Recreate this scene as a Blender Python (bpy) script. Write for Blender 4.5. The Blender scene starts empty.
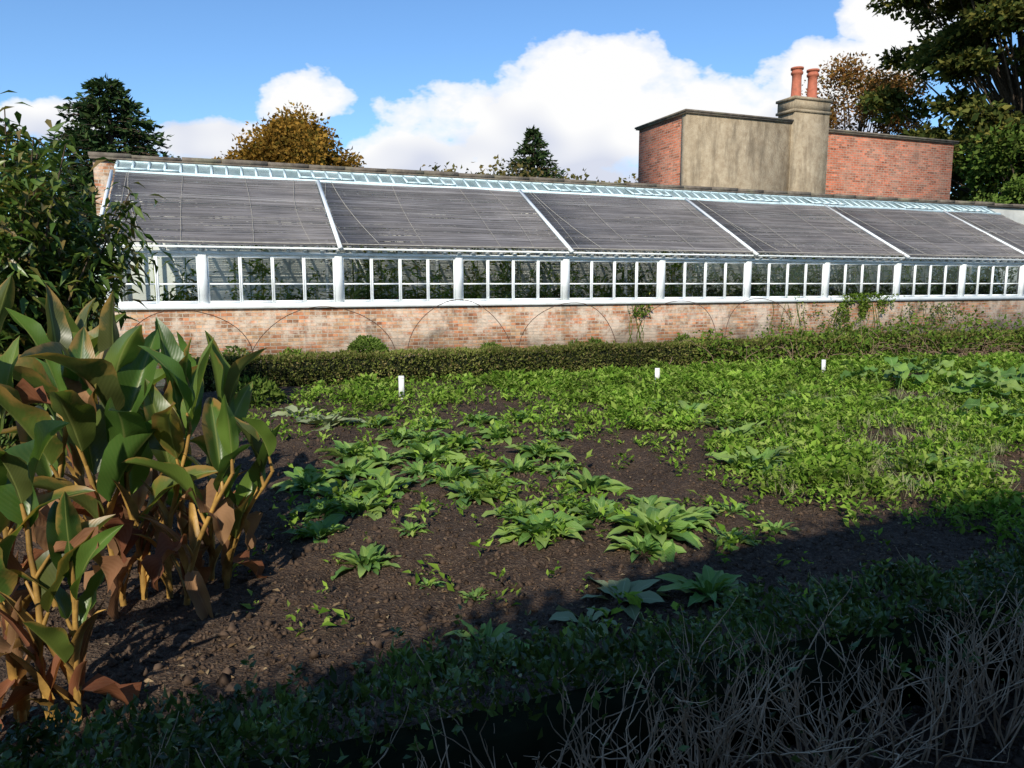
import bpy, math, numpy as np
from math import radians, sin, cos, pi
rng = np.random.default_rng(11)
scn = bpy.context.scene
scn.view_settings.view_transform = 'Standard'
scn.view_settings.look = 'None'
scn.view_settings.exposure = 0
scn.view_settings.gamma = 1

# ------------------------------------------------------------------ frame of the garden
D = np.array([0.931, 0.365]); D /= np.linalg.norm(D)
N = np.array([-D[1], D[0]])
ORG = np.array([-4.32, 15.0])
ANG = math.atan2(D[1], D[0])
def W(s, w, z=0.0, org=(0, 0)):
    return np.array([org[0]+D[0]*s+N[0]*w, org[1]+D[1]*s+N[1]*w, z])

# ------------------------------------------------------------------ noise
_lat = rng.random((256, 256))
def vnoise(x, y):
    x = np.asarray(x, float); y = np.asarray(y, float)
    xi = np.floor(x).astype(int); yi = np.floor(y).astype(int)
    fx = x-xi; fy = y-yi
    fx = fx*fx*(3-2*fx); fy = fy*fy*(3-2*fy)
    a = _lat[xi % 256, yi % 256]; b = _lat[(xi+1) % 256, yi % 256]
    c = _lat[xi % 256, (yi+1) % 256]; d = _lat[(xi+1) % 256, (yi+1) % 256]
    return (a*(1-fx)+b*fx)*(1-fy)+(c*(1-fx)+d*fx)*fy
def fbm(x, y, o=4):
    s = 0; a = .5; t = 0
    for i in range(o):
        s = s+a*vnoise(x*2**i+i*17.3, y*2**i+i*9.1); t += a; a *= .5
    return s/t
def sstep(a, b, x):
    t = np.clip((x-a)/(b-a), 0, 1); return t*t*(3-2*t)
def gz(x, y):
    x = np.asarray(x, float); y = np.asarray(y, float)
    n = x*N[0]+y*N[1]
    bed = sstep(1.0, 1.6, n)*(1-sstep(11.2, 11.8, n))
    r = np.hypot(x, y)
    near = 1-sstep(14, 22, r)
    h = (fbm(x*1.1, y*1.1, 3)-.5)*.10+(fbm(x*5, y*5, 3)-.5)*.07+(fbm(x*22, y*22, 2)-.5)*.03
    return h*bed*near

# ------------------------------------------------------------------ mesh builder
class MB:
    def __init__(s): s.V=[]; s.F=[]; s.UV=[]; s.M=[]; s.n=0
    def add(s, V, F, uv=None, mi=0):
        V = np.asarray(V, float); F = np.asarray(F, int)
        if len(V) == 0 or len(F) == 0: return
        s.V.append(V); s.F.append(F+s.n); s.M.append(np.full(len(F), mi, int))
        s.UV.append(np.zeros((len(V), 2)) if uv is None else np.asarray(uv, float))
        s.n += len(V)
    def box(s, x0, x1, y0, y1, z0, z1, mi=0):
        V = [(x, y, z) for z in (z0, z1) for y in (y0, y1) for x in (x0, x1)]
        F = [(0,2,3,1),(4,5,7,6),(0,1,5,4),(2,6,7,3),(0,4,6,2),(1,3,7,5)]
        s.add(V, F, None, mi)
    def beam(s, p, q, w, h, mi=0, up=(0,0,1)):
        p = np.array(p, float); q = np.array(q, float)
        f = q-p; f /= np.linalg.norm(f); up = np.array(up, float)
        r = np.cross(f, up); r /= np.linalg.norm(r); u = np.cross(r, f)
        V = []
        for c in (p, q):
            for a, b in ((-1,-1),(1,-1),(1,1),(-1,1)): V.append(c+r*a*w/2+u*b*h/2)
        s.add(V, [(0,3,2,1),(4,5,6,7),(0,1,5,4),(1,2,6,5),(2,3,7,6),(3,0,4,7)], None, mi)
    def tube(s, P, R, k=6, mi=0):
        P = np.asarray(P, float); m = len(P); R = np.broadcast_to(np.asarray(R, float), (m,))
        T = np.gradient(P, axis=0); T /= np.linalg.norm(T, axis=1)[:, None]+1e-9
        ref = np.array([0.13, .21, 1.0]) if abs(T[:, 2]).mean() < .9 else np.array([1., .1, 0])
        A = np.cross(T, ref); A /= np.linalg.norm(A, axis=1)[:, None]+1e-9
        B = np.cross(T, A)
        a = np.arange(k)*2*pi/k
        V = P[:, None]+R[:, None, None]*(A[:, None]*np.cos(a)[None, :, None]+B[:, None]*np.sin(a)[None, :, None])
        F = []
        for i in range(m-1):
            for j in range(k):
                F.append((i*k+j, i*k+(j+1) % k, (i+1)*k+(j+1) % k, (i+1)*k+j))
        uv = np.stack([np.tile(np.arange(k)/k, m), np.repeat(np.arange(m)/max(m-1,1), k)], 1)
        s.add(V.reshape(-1, 3), F, uv, mi)
    def build(s, name, mats, parent=None, smooth=False):
        me = bpy.data.meshes.new(name)
        V = np.concatenate(s.V); UV = np.concatenate(s.UV)
        loops = np.concatenate([f.ravel() for f in s.F])
        cnt = np.concatenate([np.full(len(f), f.shape[1]) for f in s.F])
        st = np.concatenate([[0], np.cumsum(cnt)[:-1]])
        me.vertices.add(len(V)); me.vertices.foreach_set('co', V.ravel().astype('f'))
        me.loops.add(len(loops)); me.loops.foreach_set('vertex_index', loops.astype('i'))
        me.polygons.add(len(cnt)); me.polygons.foreach_set('loop_start', st.astype('i'))
        me.polygons.foreach_set('material_index', np.concatenate(s.M).astype('i'))
        me.update(calc_edges=True)
        uvl = me.uv_layers.new(name='UVMap')
        uvl.data.foreach_set('uv', UV[loops].ravel().astype('f'))
        if smooth: me.polygons.foreach_set('use_smooth', np.ones(len(cnt), bool))
        if not isinstance(mats, (list, tuple)): mats = [mats]
        for m in mats: me.materials.append(m)
        me.validate()
        ob = bpy.data.objects.new(name, me); scn.collection.objects.link(ob)
        if parent: ob.parent = parent
        return ob

def empty(name, loc=(0,0,0), rz=0):
    e = bpy.data.objects.new(name, None); scn.collection.objects.link(e)
    e.location = loc; e.rotation_euler = (0, 0, rz); e.empty_display_size = .3
    return e

DIA = (np.array([(0,0,0),(.5,.45,.0),(0,1,0),(-.5,.45,.0)],float), np.array([[0,1,2,3]]))
FOLD = (np.array([(0,0,0),(.45,.4,.14),(0,1,-.08),(-.45,.4,.14),(0,.5,.04)],float), np.array([[0,1,2,4],[0,4,2,3]]))
def norm(a): return a/(np.linalg.norm(a, axis=-1, keepdims=True)+1e-9)
def scatter(mb, tpl, P, fwd, L, Wd, roll=None, up=None, mi=0):
    n = len(P)
    if n == 0: return
    f = norm(fwd)
    u = rng.normal(size=(n, 3)) if up is None else up+rng.normal(size=(n, 3))*.35
    x = norm(np.cross(f, u)); z = np.cross(x, f)
    V, F = tpl
    L = np.broadcast_to(L, (n,)); Wd = np.broadcast_to(Wd, (n,))
    o = (P[:, None]+x[:, None]*(V[None, :, 0:1]*Wd[:, None, None])
         + f[:, None]*(V[None, :, 1:2]*L[:, None, None])+z[:, None]*(V[None, :, 2:3]*L[:, None, None]))
    k = len(V)
    FF = (F[None]+(np.arange(n)*k)[:, None, None]).reshape(-1, F.shape[1])
    uv = np.tile(np.stack([V[:, 0]+.5, V[:, 1]], 1), (n, 1))
    mb.add(o.reshape(-1, 3), FF, uv, mi)

def big_leaf(mb, base, az, e0, bend, L, Wd, fold=.25, wave=.1, tw=0., prof=.85, seg=9, ac=4, mi=0, freq=3., pet=0.0, curl=0.):
    t = np.linspace(0, 1, seg+1)
    pitch = e0-bend*t**1.2
    a = az+tw*t
    ds = L/seg
    dx = np.cos(pitch)*np.cos(a)*ds; dy = np.cos(pitch)*np.sin(a)*ds; dz = np.sin(pitch)*ds
    c = np.stack([np.cumsum(dx)-dx[0], np.cumsum(dy)-dy[0], np.cumsum(dz)-dz[0]], 1)+np.array(base)
    side = np.stack([-np.sin(a), np.cos(a), 0*a], 1)
    fw = np.stack([np.cos(pitch)*np.cos(a), np.cos(pitch)*np.sin(a), np.sin(pitch)], 1)
    up = np.cross(fw, side)*1.0
    rl = curl*t+rng.normal()*.25
    side2 = side*np.cos(rl)[:, None]+up*np.sin(rl)[:, None]
    up2 = -side*np.sin(rl)[:, None]+up*np.cos(rl)[:, None]
    tt = np.clip((t-pet)/(1-pet), 0, 1)
    w = Wd*.5*(np.sin(pi*tt**prof)**.8)+Wd*.03*(1-t)
    xs = np.linspace(-1, 1, ac+1)
    ph = rng.random()*6.28; ph2 = rng.random()*6.28
    zz = fold*np.abs(xs)[None]*w[:, None]*1.2+wave*w[:, None]*np.where(xs > 0, np.sin(freq*6.28*t+ph)[:, None], np.sin(freq*6.28*t+ph2)[:, None])*np.abs(xs)[None]
    V = c[:, None]+side2[:, None]*(xs[None, :, None]*w[:, None, None])+up2[:, None]*zz[:, :, None]
    uv = np.stack(np.broadcast_arrays(xs[None]*.5+.5, t[:, None]), -1).reshape(-1, 2)
    k = ac+1
    F = [(i*k+j, i*k+j+1, (i+1)*k+j+1, (i+1)*k+j) for i in range(seg) for j in range(ac)]
    mb.add(V.reshape(-1, 3), F, uv, mi)

# ------------------------------------------------------------------ materials
class NT:
    def __init__(s, name):
        s.m = bpy.data.materials.new(name); s.m.use_nodes = True
        s.t = s.m.node_tree; s.t.nodes.clear()
        s.out = s.t.nodes.new('ShaderNodeOutputMaterial')
    def n(s, ty, **k):
        nd = s.t.nodes.new(ty)
        for a, b in k.items(): setattr(nd, a, b)
        return nd
    def l(s, a, b): s.t.links.new(a, b)
    def set(s, inp, v):
        if hasattr(v, 'links') or isinstance(v, bpy.types.NodeSocket): s.l(v, inp)
        else: inp.default_value = v
    def math(s, op, a, b=None, c=None, clamp=False):
        nd = s.n('ShaderNodeMath', operation=op); nd.use_clamp = clamp
        s.set(nd.inputs[0], a)
        if b is not None: s.set(nd.inputs[1], b)
        if c is not None: s.set(nd.inputs[2], c)
        return nd.outputs[0]
    def noise(s, vec, scale, detail=4, rough=.55, dist=0.):
        nd = s.n('ShaderNodeTexNoise'); nd.inputs['Scale'].default_value = scale
        nd.inputs['Detail'].default_value = detail; nd.inputs['Roughness'].default_value = rough
        nd.inputs['Distortion'].default_value = dist
        if vec is not None: s.l(vec, nd.inputs['Vector'])
        return nd.outputs['Fac']
    def ramp(s, fac, stops):
        nd = s.n('ShaderNodeValToRGB'); e = nd.color_ramp.elements
        while len(e) < len(stops): e.new(.5)
        for i, (p, c) in enumerate(stops):
            e[i].position = p; e[i].color = (c, c, c, 1) if isinstance(c, (int, float)) else (*c, 1)
        s.l(fac, nd.inputs[0]); return nd.outputs[0]
    def mix(s, fac, a, b, bt='MIX'):
        nd = s.n('ShaderNodeMix', data_type='RGBA', blend_type=bt)
        s.set(nd.inputs[0], fac)
        for i, v in ((6, a), (7, b)):
            if isinstance(v, tuple): nd.inputs[i].default_value = (*v, 1) if len(v) == 3 else v
            else: s.l(v, nd.inputs[i])
        return nd.outputs[2]
    def bump(s, h, strength=.5, dist=.01):
        nd = s.n('ShaderNodeBump'); nd.inputs['Strength'].default_value = strength
        nd.inputs['Distance'].default_value = dist; s.l(h, nd.inputs['Height']); return nd.outputs[0]
    def pr(s, col, rough=.8, nrm=None, spec=.3, metal=0):
        p = s.n('ShaderNodeBsdfPrincipled')
        if isinstance(col, tuple): p.inputs['Base Color'].default_value = (*col, 1)
        else: s.l(col, p.inputs['Base Color'])
        s.set(p.inputs['Roughness'], rough); p.inputs['Specular IOR Level'].default_value = spec
        p.inputs['Metallic'].default_value = metal
        if nrm is not None: s.l(nrm, p.inputs['Normal'])
        return p.outputs[0]
    def df(s, col):
        p = s.n('ShaderNodeBsdfDiffuse'); s.l(col, p.inputs[0]); return p.outputs[0]
    def done(s, sh): s.l(sh, s.out.inputs[0]); return s.m

def simple(name, col, rough=.8, var=.25, scale=6, bump=.2, spec=.3, grime=None, cheap=False):
    t = NT(name); co = t.n('ShaderNodeTexCoord').outputs['Object']
    n1 = t.noise(co, scale, 2 if cheap else 4, .6)
    c = t.mix(t.ramp(n1, [(.3, 0.), (.7, 1.)]), tuple(x*(1-var) for x in col), tuple(min(1, x*(1+var)) for x in col))
    if cheap: return t.done(t.df(c))
    if grime:
        n2 = t.noise(co, scale*.35, 4, .65)
        c = t.mix(t.ramp(n2, [(.5, 0.), (.75, .8)]), c, grime)
    return t.done(t.pr(c, rough, t.bump(t.noise(co, scale*6, 3), bump, .01), spec))

def leafmat(name, cols, trans=.25, rough=.5, cl=1.5, clv=(.55, 1.25), vein=None, spec=None, tip=None, tcol=1.3, lat=.13, latf=85., bmp=.2, tipr=(.72, .95)):
    t = NT(name); g = t.n('ShaderNodeNewGeometry')
    r = g.outputs['Random Per Island']
    n = len(cols)
    c = t.ramp(r, [(i/(n-1), cols[i]) for i in range(n)])
    co = t.n('ShaderNodeTexCoord').outputs['Object']
    nz = t.noise(co, cl, 1, .5)
    f = t.ramp(nz, [(.3, clv[0]), (.7, clv[1])])
    c = t.mix(1., c, f, 'MULTIPLY')
    nrm = None
    if vein or tip:
        uv = t.n('ShaderNodeUVMap'); sep = t.n('ShaderNodeSeparateXYZ'); t.l(uv.outputs[0], sep.inputs[0])
        ax = t.math('ABSOLUTE', t.math('SUBTRACT', sep.outputs[0], .5))
    if tip:
        e = t.math('ADD', t.math('MULTIPLY', ax, 1.1), t.math('MULTIPLY', sep.outputs[1], .45))
        e = t.math('ADD', e, t.math('MULTIPLY', t.math('SUBTRACT', t.noise(co, 9, 4), .5), 1.3))
        e = t.math('ADD', e, t.math('MULTIPLY', t.math('SUBTRACT', r, .5), .7))
        c = t.mix(t.ramp(e, [(tipr[0], 0.), (tipr[1], 1.)]), c, tip)
    if vein:
        mid = t.ramp(ax, [(.0, 1.), (.045, 0.)])
        ph = t.math('ADD', t.math('MULTIPLY', sep.outputs[1], latf), t.math('MULTIPLY', ax, -60.))
        la = t.math('SINE', ph)
        c = t.mix(t.math('MULTIPLY', t.math('ADD', la, 1.), lat), c, vein)
        c = t.mix(t.math('MULTIPLY', mid, .75), c, vein)
        nrm = t.bump(t.math('ADD', la, t.math('MULTIPLY', mid, 2.)), bmp, .003)
    p = t.pr(c, rough, nrm, spec) if spec else t.df(c)
    tr = t.n('ShaderNodeBsdfTranslucent')
    tc = t.mix(1., c, (tcol*1.05, tcol, tcol*.55), 'MULTIPLY'); t.l(tc, tr.inputs[0])
    mx = t.n('ShaderNodeMixShader'); mx.inputs[0].default_value = trans
    t.l(p, mx.inputs[1]); t.l(tr.outputs[0], mx.inputs[2])
    return t.done(mx.outputs[0])

def brickmat(name, c1, c2, mortar, patch=.5, patchcol=(.55, .5, .42), dark=.5):
    t = NT(name); tc = t.n('ShaderNodeTexCoord').outputs['Object']
    sp = t.n('ShaderNodeSeparateXYZ'); t.l(tc, sp.inputs[0])
    cb = t.n('ShaderNodeCombineXYZ')
    hx = t.math('ADD', sp.outputs[0], sp.outputs[1])
    t.l(hx, cb.inputs[0]); t.l(sp.outputs[2], cb.inputs[1])
    b = t.n('ShaderNodeTexBrick'); t.l(cb.outputs[0], b.inputs['Vector'])
    b.inputs['Scale'].default_value = 1; b.inputs['Brick Width'].default_value = .225
    b.inputs['Row Height'].default_value = .075; b.inputs['Mortar Size'].default_value = .009
    b.inputs['Mortar Smooth'].default_value = .3; b.inputs['Bias'].default_value = -.05
    b.inputs['Color1'].default_value = (*c1, 1); b.inputs['Color2'].default_value = (*c2, 1)
    b.inputs['Mortar'].default_value = (*mortar, 1)
    c = b.outputs['Color']
    row = t.math('FLOOR', t.math('DIVIDE', sp.outputs[2], .075))
    colx = t.math('FLOOR', t.math('ADD', t.math('DIVIDE', hx, .225), t.math('MULTIPLY', t.math('MODULO', row, 2.), .5)))
    cc = t.n('ShaderNodeCombineXYZ'); t.l(row, cc.inputs[0]); t.l(colx, cc.inputs[1])
    wn = t.n('ShaderNodeTexWhiteNoise', noise_dimensions='2D'); t.l(cc.outputs[0], wn.inputs['Vector'])
    tone = t.ramp(wn.outputs['Value'], [(0, .45), (.25, .8), (.7, 1.1), (1, 1.45)])
    notm = t.math('SUBTRACT', 1., b.outputs['Fac'])
    c = t.mix(notm, c, t.mix(1., c, tone, 'MULTIPLY'))
    n1 = t.noise(tc, 9, 4, .7); c = t.mix(t.ramp(n1, [(.35, 0.), (.75, .5)]), c, tuple(x*.45 for x in c1))
    n2 = t.noise(tc, 1.6, 6, .76); c = t.mix(t.ramp(n2, [(.46, 0.), (.57, patch)]), c, patchcol)
    n3 = t.noise(tc, 1.1, 5, .7, .5); c = t.mix(t.ramp(n3, [(.52, 0.), (.72, dark)]), c, (.06, .055, .045))
    h = t.math('ADD', t.math('MULTIPLY', b.outputs['Fac'], -1.), t.math('MULTIPLY', t.noise(tc, 40, 2), .8))
    return t.done(t.pr(c, .92, t.bump(h, .8, .014), .15))

M = {}
M['brick'] = brickmat('old_brick', (.44, .18, .09), (.43, .29, .17), (.46, .41, .33), .75, (.58, .49, .39), .75)
M['brick_red'] = brickmat('red_brick', (.46, .14, .075), (.35, .13, .075), (.40, .33, .26), .25, (.42, .30, .22), .5)
M['brick_dim'] = brickmat('garden_wall_brick', (.36, .2, .13), (.3, .2, .14), (.35, .32, .26), .3)
M['white'] = simple('white_paint', (.84, .87, .86), .45, .06, 4, .1, .4, (.6, .62, .58))
M['blueish'] = simple('duck_egg_paint', (.64, .78, .80), .45, .15, 5, .1, .4, (.36, .46, .45))
M['limewash'] = simple('limewashed_wall', (.72, .72, .67), .9, .2, 1.2, .4, .1, (.45, .46, .40))
M['coping'] = simple('coping_stone', (.15, .125, .10), .9, .4, 5, .5, .1, (.24, .23, .15))
M['terracotta'] = simple('terracotta', (.42, .13, .075), .75, .2, 8, .2, .2, (.2, .1, .07))
M['label'] = simple('label_white', (.8, .8, .78), .5, .04, 4, .05)
M['rope'] = simple('cord', (.38, .35, .30), .8, .2, 10, cheap=True)
M['wire'] = simple('rusty_wire', (.10, .055, .04), .7, .4, 8, cheap=True)
M['bark'] = simple('bark', (.10, .075, .055), .95, .4, 8, cheap=True)
M['twig'] = simple('pale_twig', (.56, .40, .26), .9, .4, 9, cheap=True)
M['dark'] = simple('foliage_inner_shade', (.018, .022, .012), 1, .3, 8, cheap=True)  # near-black colour stands in for the shade deep inside foliage
M['stone_floor'] = simple('greenhouse_floor', (.22, .20, .18), .9, .3, 4, .3)

t = NT('weathered_render'); co = t.n('ShaderNodeTexCoord').outputs['Object']
mp = t.n('ShaderNodeMapping'); mp.inputs['Scale'].default_value = (1.6, 1.6, .35); t.l(co, mp.inputs[0])
a = t.noise(mp.outputs[0], 1.6, 7, .7); b = t.noise(co, 5, 6, .7)
c = t.mix(t.ramp(b, [(.35, 0.), (.65, 1.)]), (.28, .215, .14), (.41, .335, .23))
c = t.mix(t.ramp(a, [(.46, 0.), (.68, .9)]), c, (.14, .11, .075))
M['render'] = t.done(t.pr(c, .95, t.bump(t.noise(co, 25, 5), .6, .025), .1))

t = NT('lath_blind'); g = t.n('ShaderNodeNewGeometry').outputs['Random Per Island']
co = t.n('ShaderNodeTexCoord').outputs['Object']
c = t.ramp(g, [(0, (.13, .118, .112)), (.5, (.175, .158, .152)), (.9, (.215, .196, .188)), (1, (.28, .26, .25))])
mp = t.n('ShaderNodeMapping'); mp.inputs['Scale'].default_value = (.6, 2.5, 2.5); t.l(co, mp.inputs[0])
c = t.mix(1., c, t.ramp(t.noise(mp.outputs[0], 1.5, 4, .65), [(.25, .6), (.75, 1.4)]), 'MULTIPLY')
M['slat'] = t.done(t.pr(c, .6, None, .35))

def glassmat(name, tint, refl=.12):
    t = NT(name)
    tr = t.n('ShaderNodeBsdfTransparent'); tr.inputs[0].default_value = (*tint, 1)
    gl = t.n('ShaderNodeBsdfGlossy'); gl.inputs['Roughness'].default_value = .03
    co = t.n('ShaderNodeTexCoord').outputs['Object']
    t.l(t.bump(t.noise(co, 3, 2), .25, .02), gl.inputs['Normal'])
    fr = t.n('ShaderNodeFresnel'); fr.inputs[0].default_value = 1.5
    mx = t.n('ShaderNodeMixShader'); t.l(t.math('ADD', fr.outputs[0], refl), mx.inputs[0])
    t.l(tr.outputs[0], mx.inputs[1]); t.l(gl.outputs[0], mx.inputs[2])
    return t.done(mx.outputs[0])
M['glass'] = glassmat('window_glass', (.95, .98, .96), .02)
t = NT('whitewashed_glass'); co = t.n('ShaderNodeTexCoord').outputs['Object']
c = t.mix(t.ramp(t.noise(co, 3, 4, .7), [(.35, 0.), (.7, 1.)]), (.25, .36, .37), (.5, .62, .64))
tl = t.n('ShaderNodeBsdfTranslucent'); tl.inputs[0].default_value = (.8, .85, .85, 1)
mx = t.n('ShaderNodeMixShader'); mx.inputs[0].default_value = .45
t.l(t.pr(c, .2, None, .6), mx.inputs[1]); t.l(tl.outputs[0], mx.inputs[2])
M['vent'] = t.done(mx.outputs[0])

t = NT('garden_soil'); co = t.n('ShaderNodeTexCoord').outputs['Object']
a = t.noise(co, 2.2, 5, .7); b = t.noise(co, 38, 4, .75); v = t.n('ShaderNodeTexVoronoi'); t.l(co, v.inputs['Vector']); v.inputs['Scale'].default_value = 75
c = t.mix(t.ramp(a, [(.3, 0.), (.7, 1.)]), (.040, .026, .018), (.105, .069, .047))
c = t.mix(t.ramp(b, [(.48, 0.), (.70, .8)]), c, (.20, .145, .10))
sp = t.n('ShaderNodeSeparateXYZ'); t.l(co, sp.inputs[0])
nd = t.math('ADD', t.math('MULTIPLY', sp.outputs[0], float(N[0])), t.math('MULTIPLY', sp.outputs[1], float(N[1])))
far = t.ramp(t.math('MULTIPLY', nd, .01), [(.118, 0.), (.125, 1.)])
near = t.ramp(t.math('ADD', t.math('MULTIPLY', nd, .1), .5), [(.60, 1.), (.64, 0.)])
gr = t.mix(t.ramp(t.noise(co, 3, 5, .7), [(.3, 0.), (.7, 1.)]), (.03, .055, .015), (.075, .10, .03))
c = t.mix(far, c, gr); c = t.mix(near, c, (.03, .025, .016))
h = t.math('ADD', t.math('MULTIPLY', b, 1.), t.math('MULTIPLY', v.outputs['Distance'], .5))
M['soil'] = t.done(t.pr(c, .95, t.bump(h, 1., .03), .15))
M['clod'] = simple('soil_clod', (.085, .058, .041), .95, .6, 14, cheap=True)
t = NT('gravel'); co = t.n('ShaderNodeTexCoord').outputs['Object']
v = t.n('ShaderNodeTexVoronoi'); t.l(co, v.inputs['Vector']); v.inputs['Scale'].default_value = 45
c = t.mix(.5, (.22, .19, .15), v.outputs['Color'], 'MULTIPLY')
c = t.mix(t.ramp(t.noise(co, 1.5, 4, .7), [(.4, 0.), (.65, .9)]), c, (.05, .07, .025))
M['gravel'] = t.done(t.pr(c, .95, t.bump(v.outputs['Distance'], .8, .02), .15))

M['box'] = leafmat('box_leaf', [(.065, .09, .02), (.13, .155, .033), (.19, .205, .058), (.24, .18, .08)], .2, .45, 1.2, (.6, 1.3))
M['box_near'] = leafmat('box_leaf_near', [(.045, .085, .018), (.08, .14, .028), (.14, .20, .045)], .2, .35, 5., (.4, 1.4), spec=.5)
M['weed'] = leafmat('weed_leaf', [(.08, .17, .018), (.16, .28, .035), (.25, .38, .055), (.32, .40, .10)], .3, .5, 1.6, (.6, 1.25))
M['ros'] = leafmat('foxglove_leaf', [(.07, .17, .03), (.12, .25, .04), (.19, .31, .055), (.25, .35, .08)], .25, .5, 3., (.75, 1.2), vein=(.30, .42, .15), spec=.35)
M['grey'] = leafmat('mullein_leaf', [(.20, .25, .12), (.26, .31, .16), (.30, .34, .19)], .15, .8, 3., (.8, 1.15), vein=(.38, .43, .25), lat=.08)
M['canna'] = leafmat('canna_leaf', [(.045, .105, .018), (.075, .15, .025), (.12, .19, .03), (.09, .10, .03), (.06, .12, .022), (.22, .22, .045)], .36, .38, 4., (.6, 1.3), vein=(.27, .30, .09), tip=(.31, .19, .05), spec=.5, tcol=1.7, lat=.025, latf=150., bmp=.05, tipr=(.74, .98))
M['canna_dead'] = leafmat('canna_dry_leaf', [(.20, .07, .035), (.30, .12, .06), (.36, .20, .10), (.15, .06, .03)], .35, .7, 6., (.6, 1.2), vein=(.4, .24, .12), tcol=1.3, lat=.05, spec=.2, bmp=.1)
M['canna_stem'] = simple('canna_stem', (.34, .20, .05), .5, .5, 9, .2, .35, (.16, .08, .03))
M['shrub'] = leafmat('shrub_leaf', [(.045, .09, .018), (.08, .14, .025), (.14, .20, .04), (.20, .14, .05)], .3, .35, 3., (.65, 1.3), spec=.4)
M['ivy'] = leafmat('ivy_leaf', [(.07, .13, .02), (.13, .21, .03), (.20, .26, .05)], .25, .4, 3., (.6, 1.2))
M['ghplant'] = leafmat('greenhouse_plant_leaf', [(.10, .18, .035), (.18, .30, .06), (.30, .40, .10), (.36, .32, .09)], .4, .45, 1.5, (.5, 1.4))
M['litter'] = leafmat('dead_leaf', [(.10, .06, .035), (.22, .14, .07), (.32, .24, .14)], .1, .9, 3., (.7, 1.2))
M['straw'] = leafmat('dry_grass', [(.26, .27, .13), (.38, .36, .22), (.20, .25, .10)], .2, .8, 3., (.8, 1.2))
M['pine'] = leafmat('pine_needles', [(.014, .030, .013), (.03, .055, .02), (.06, .09, .028)], .12, .6, .5, (.6, 1.4))
M['gold'] = leafmat('autumn_leaf', [(.15, .085, .018), (.25, .135, .025), (.32, .18, .035), (.15, .12, .025)], .25, .6, .35, (.6, 1.3))
M['far'] = leafmat('far_foliage', [(.08, .085, .03), (.14, .12, .04), (.18, .13, .05)], .25, .6, .35, (.6, 1.3))
M['russet'] = leafmat('russet_leaf', [(.16, .075, .025), (.27, .13, .04), (.19, .14, .04)], .25, .6, .5, (.6, 1.3))
M['cedar'] = leafmat('cedar_foliage', [(.025, .040, .012), (.055, .072, .018), (.11, .11, .028), (.17, .15, .035)], .2, .6, .5, (.5, 1.5))
M['green'] = leafmat('hedge_leaf', [(.06, .11, .02), (.11, .17, .03), (.16, .21, .05)], .2, .6, .6, (.6, 1.25))

# ------------------------------------------------------------------ ground
def axis(c0, c1, step, ext, m):
    core = np.arange(c0, c1+1e-6, step)
    g = np.geomspace(step, ext, m)
    return np.concatenate([(c0-g)[::-1], core, c1+g])
xs = axis(-6, 9, .036, 700, 26); ys = axis(1, 12.5, .036, 700, 26)
X, Y = np.meshgrid(xs, ys)
Z = gz(X, Y)
nx, ny = len(xs), len(ys)
I = np.arange(nx*ny).reshape(ny, nx)
F = np.stack([I[:-1, :-1], I[:-1, 1:], I[1:, 1:], I[1:, :-1]], -1).reshape(-1, 4)
mb = MB(); mb.add(np.stack([X, Y, Z], -1).reshape(-1, 3), F); mb.build('ground', M['soil'], smooth=True)

mb = MB(); mb.add([W(-30, 12.2, .012), W(45, 12.2, .012), W(45, 15.58, .012), W(-30, 15.58, .012)], [[0, 1, 2, 3]])
mb.build('gravel_path', M['gravel'])

ico = np.array([(1,0,0),(-1,0,0),(0,1,0),(0,-1,0),(0,0,1),(0,0,-1)], float)
icoF = np.array([(0,2,4),(2,1,4),(1,3,4),(3,0,4),(2,0,5),(1,2,5),(3,1,5),(0,3,5)])
n = 34000
cy = 2.2+rng.random(n)**1.4*8; cx = (rng.random(n)*1.45-.62)*(cy+.5)
sz = rng.gamma(1.5, .0038, n)+.002
V = ico[None]*(sz[:, None, None]*(0.5+1.*rng.random((n, 6, 1))))
V = V+rng.normal(size=V.shape)*sz[:, None, None]*.25
V[:, :, 0] += cx[:, None]; V[:, :, 1] += cy[:, None]; V[:, :, 2] += (gz(cx, cy)+sz*.1)[:, None]
mb = MB(); mb.add(V.reshape(-1, 3), (icoF[None]+(np.arange(n)*6)[:, None, None]).reshape(-1, 3)); mb.build('soil_clods', M['clod'])

# ------------------------------------------------------------------ greenhouse
gh = empty('greenhouse', (ORG[0], ORG[1], 0), ANG)
S0, S1 = -3.42, 24.2
posts = [S0+.06]+[-1.74+2.57*k for k in range(0, 11)]
def lights(a_, b_):
    a2, b2 = a_+.077, b_-.077; k = max(2, int(round((b2-a2)/.6))); w = (b2-a2)/k
    return [(a2+w*i, a2+w*(i+1)) for i in range(k)]
mb = MB(); mb.box(S0-.02, S1, 0, .23, -.1, 1.06); mb.box(S0-.02, S0+.22, .235, 3.49, -.1, 1.06)
mb.box(S0-.5, S0-.002, 3.5, 3.858, -.1, 4.258)
mb.build('brick_plinth', M['brick'], gh)
mb = MB()
mb.box(S0-.06, S1, -.07, .26, 1.06, 1.16)
mb.box(S0-.06, S1, -.03, .10, 2.10, 2.165)
for p in posts:
    mb.box(p-.075, p+.075, -.03, .13, 1.163, 2.098)
for a_, b_ in zip(posts[:-1], posts[1:]):
    for l, r in lights(a_, b_):
        mb.box(l+.002, l+.032, .02, .075, 1.163, 2.096); mb.box(r-.032, r-.002, .02, .075, 1.163, 2.096)
        mb.box(l+.034, r-.034, .022, .073, 1.165, 1.21); mb.box(l+.034, r-.034, .022, .073, 2.04, 2.094)
        zt = 1.52
        mb.box(l+.034, r-.034, .03, .065, zt, zt+.03)
x = S0
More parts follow.
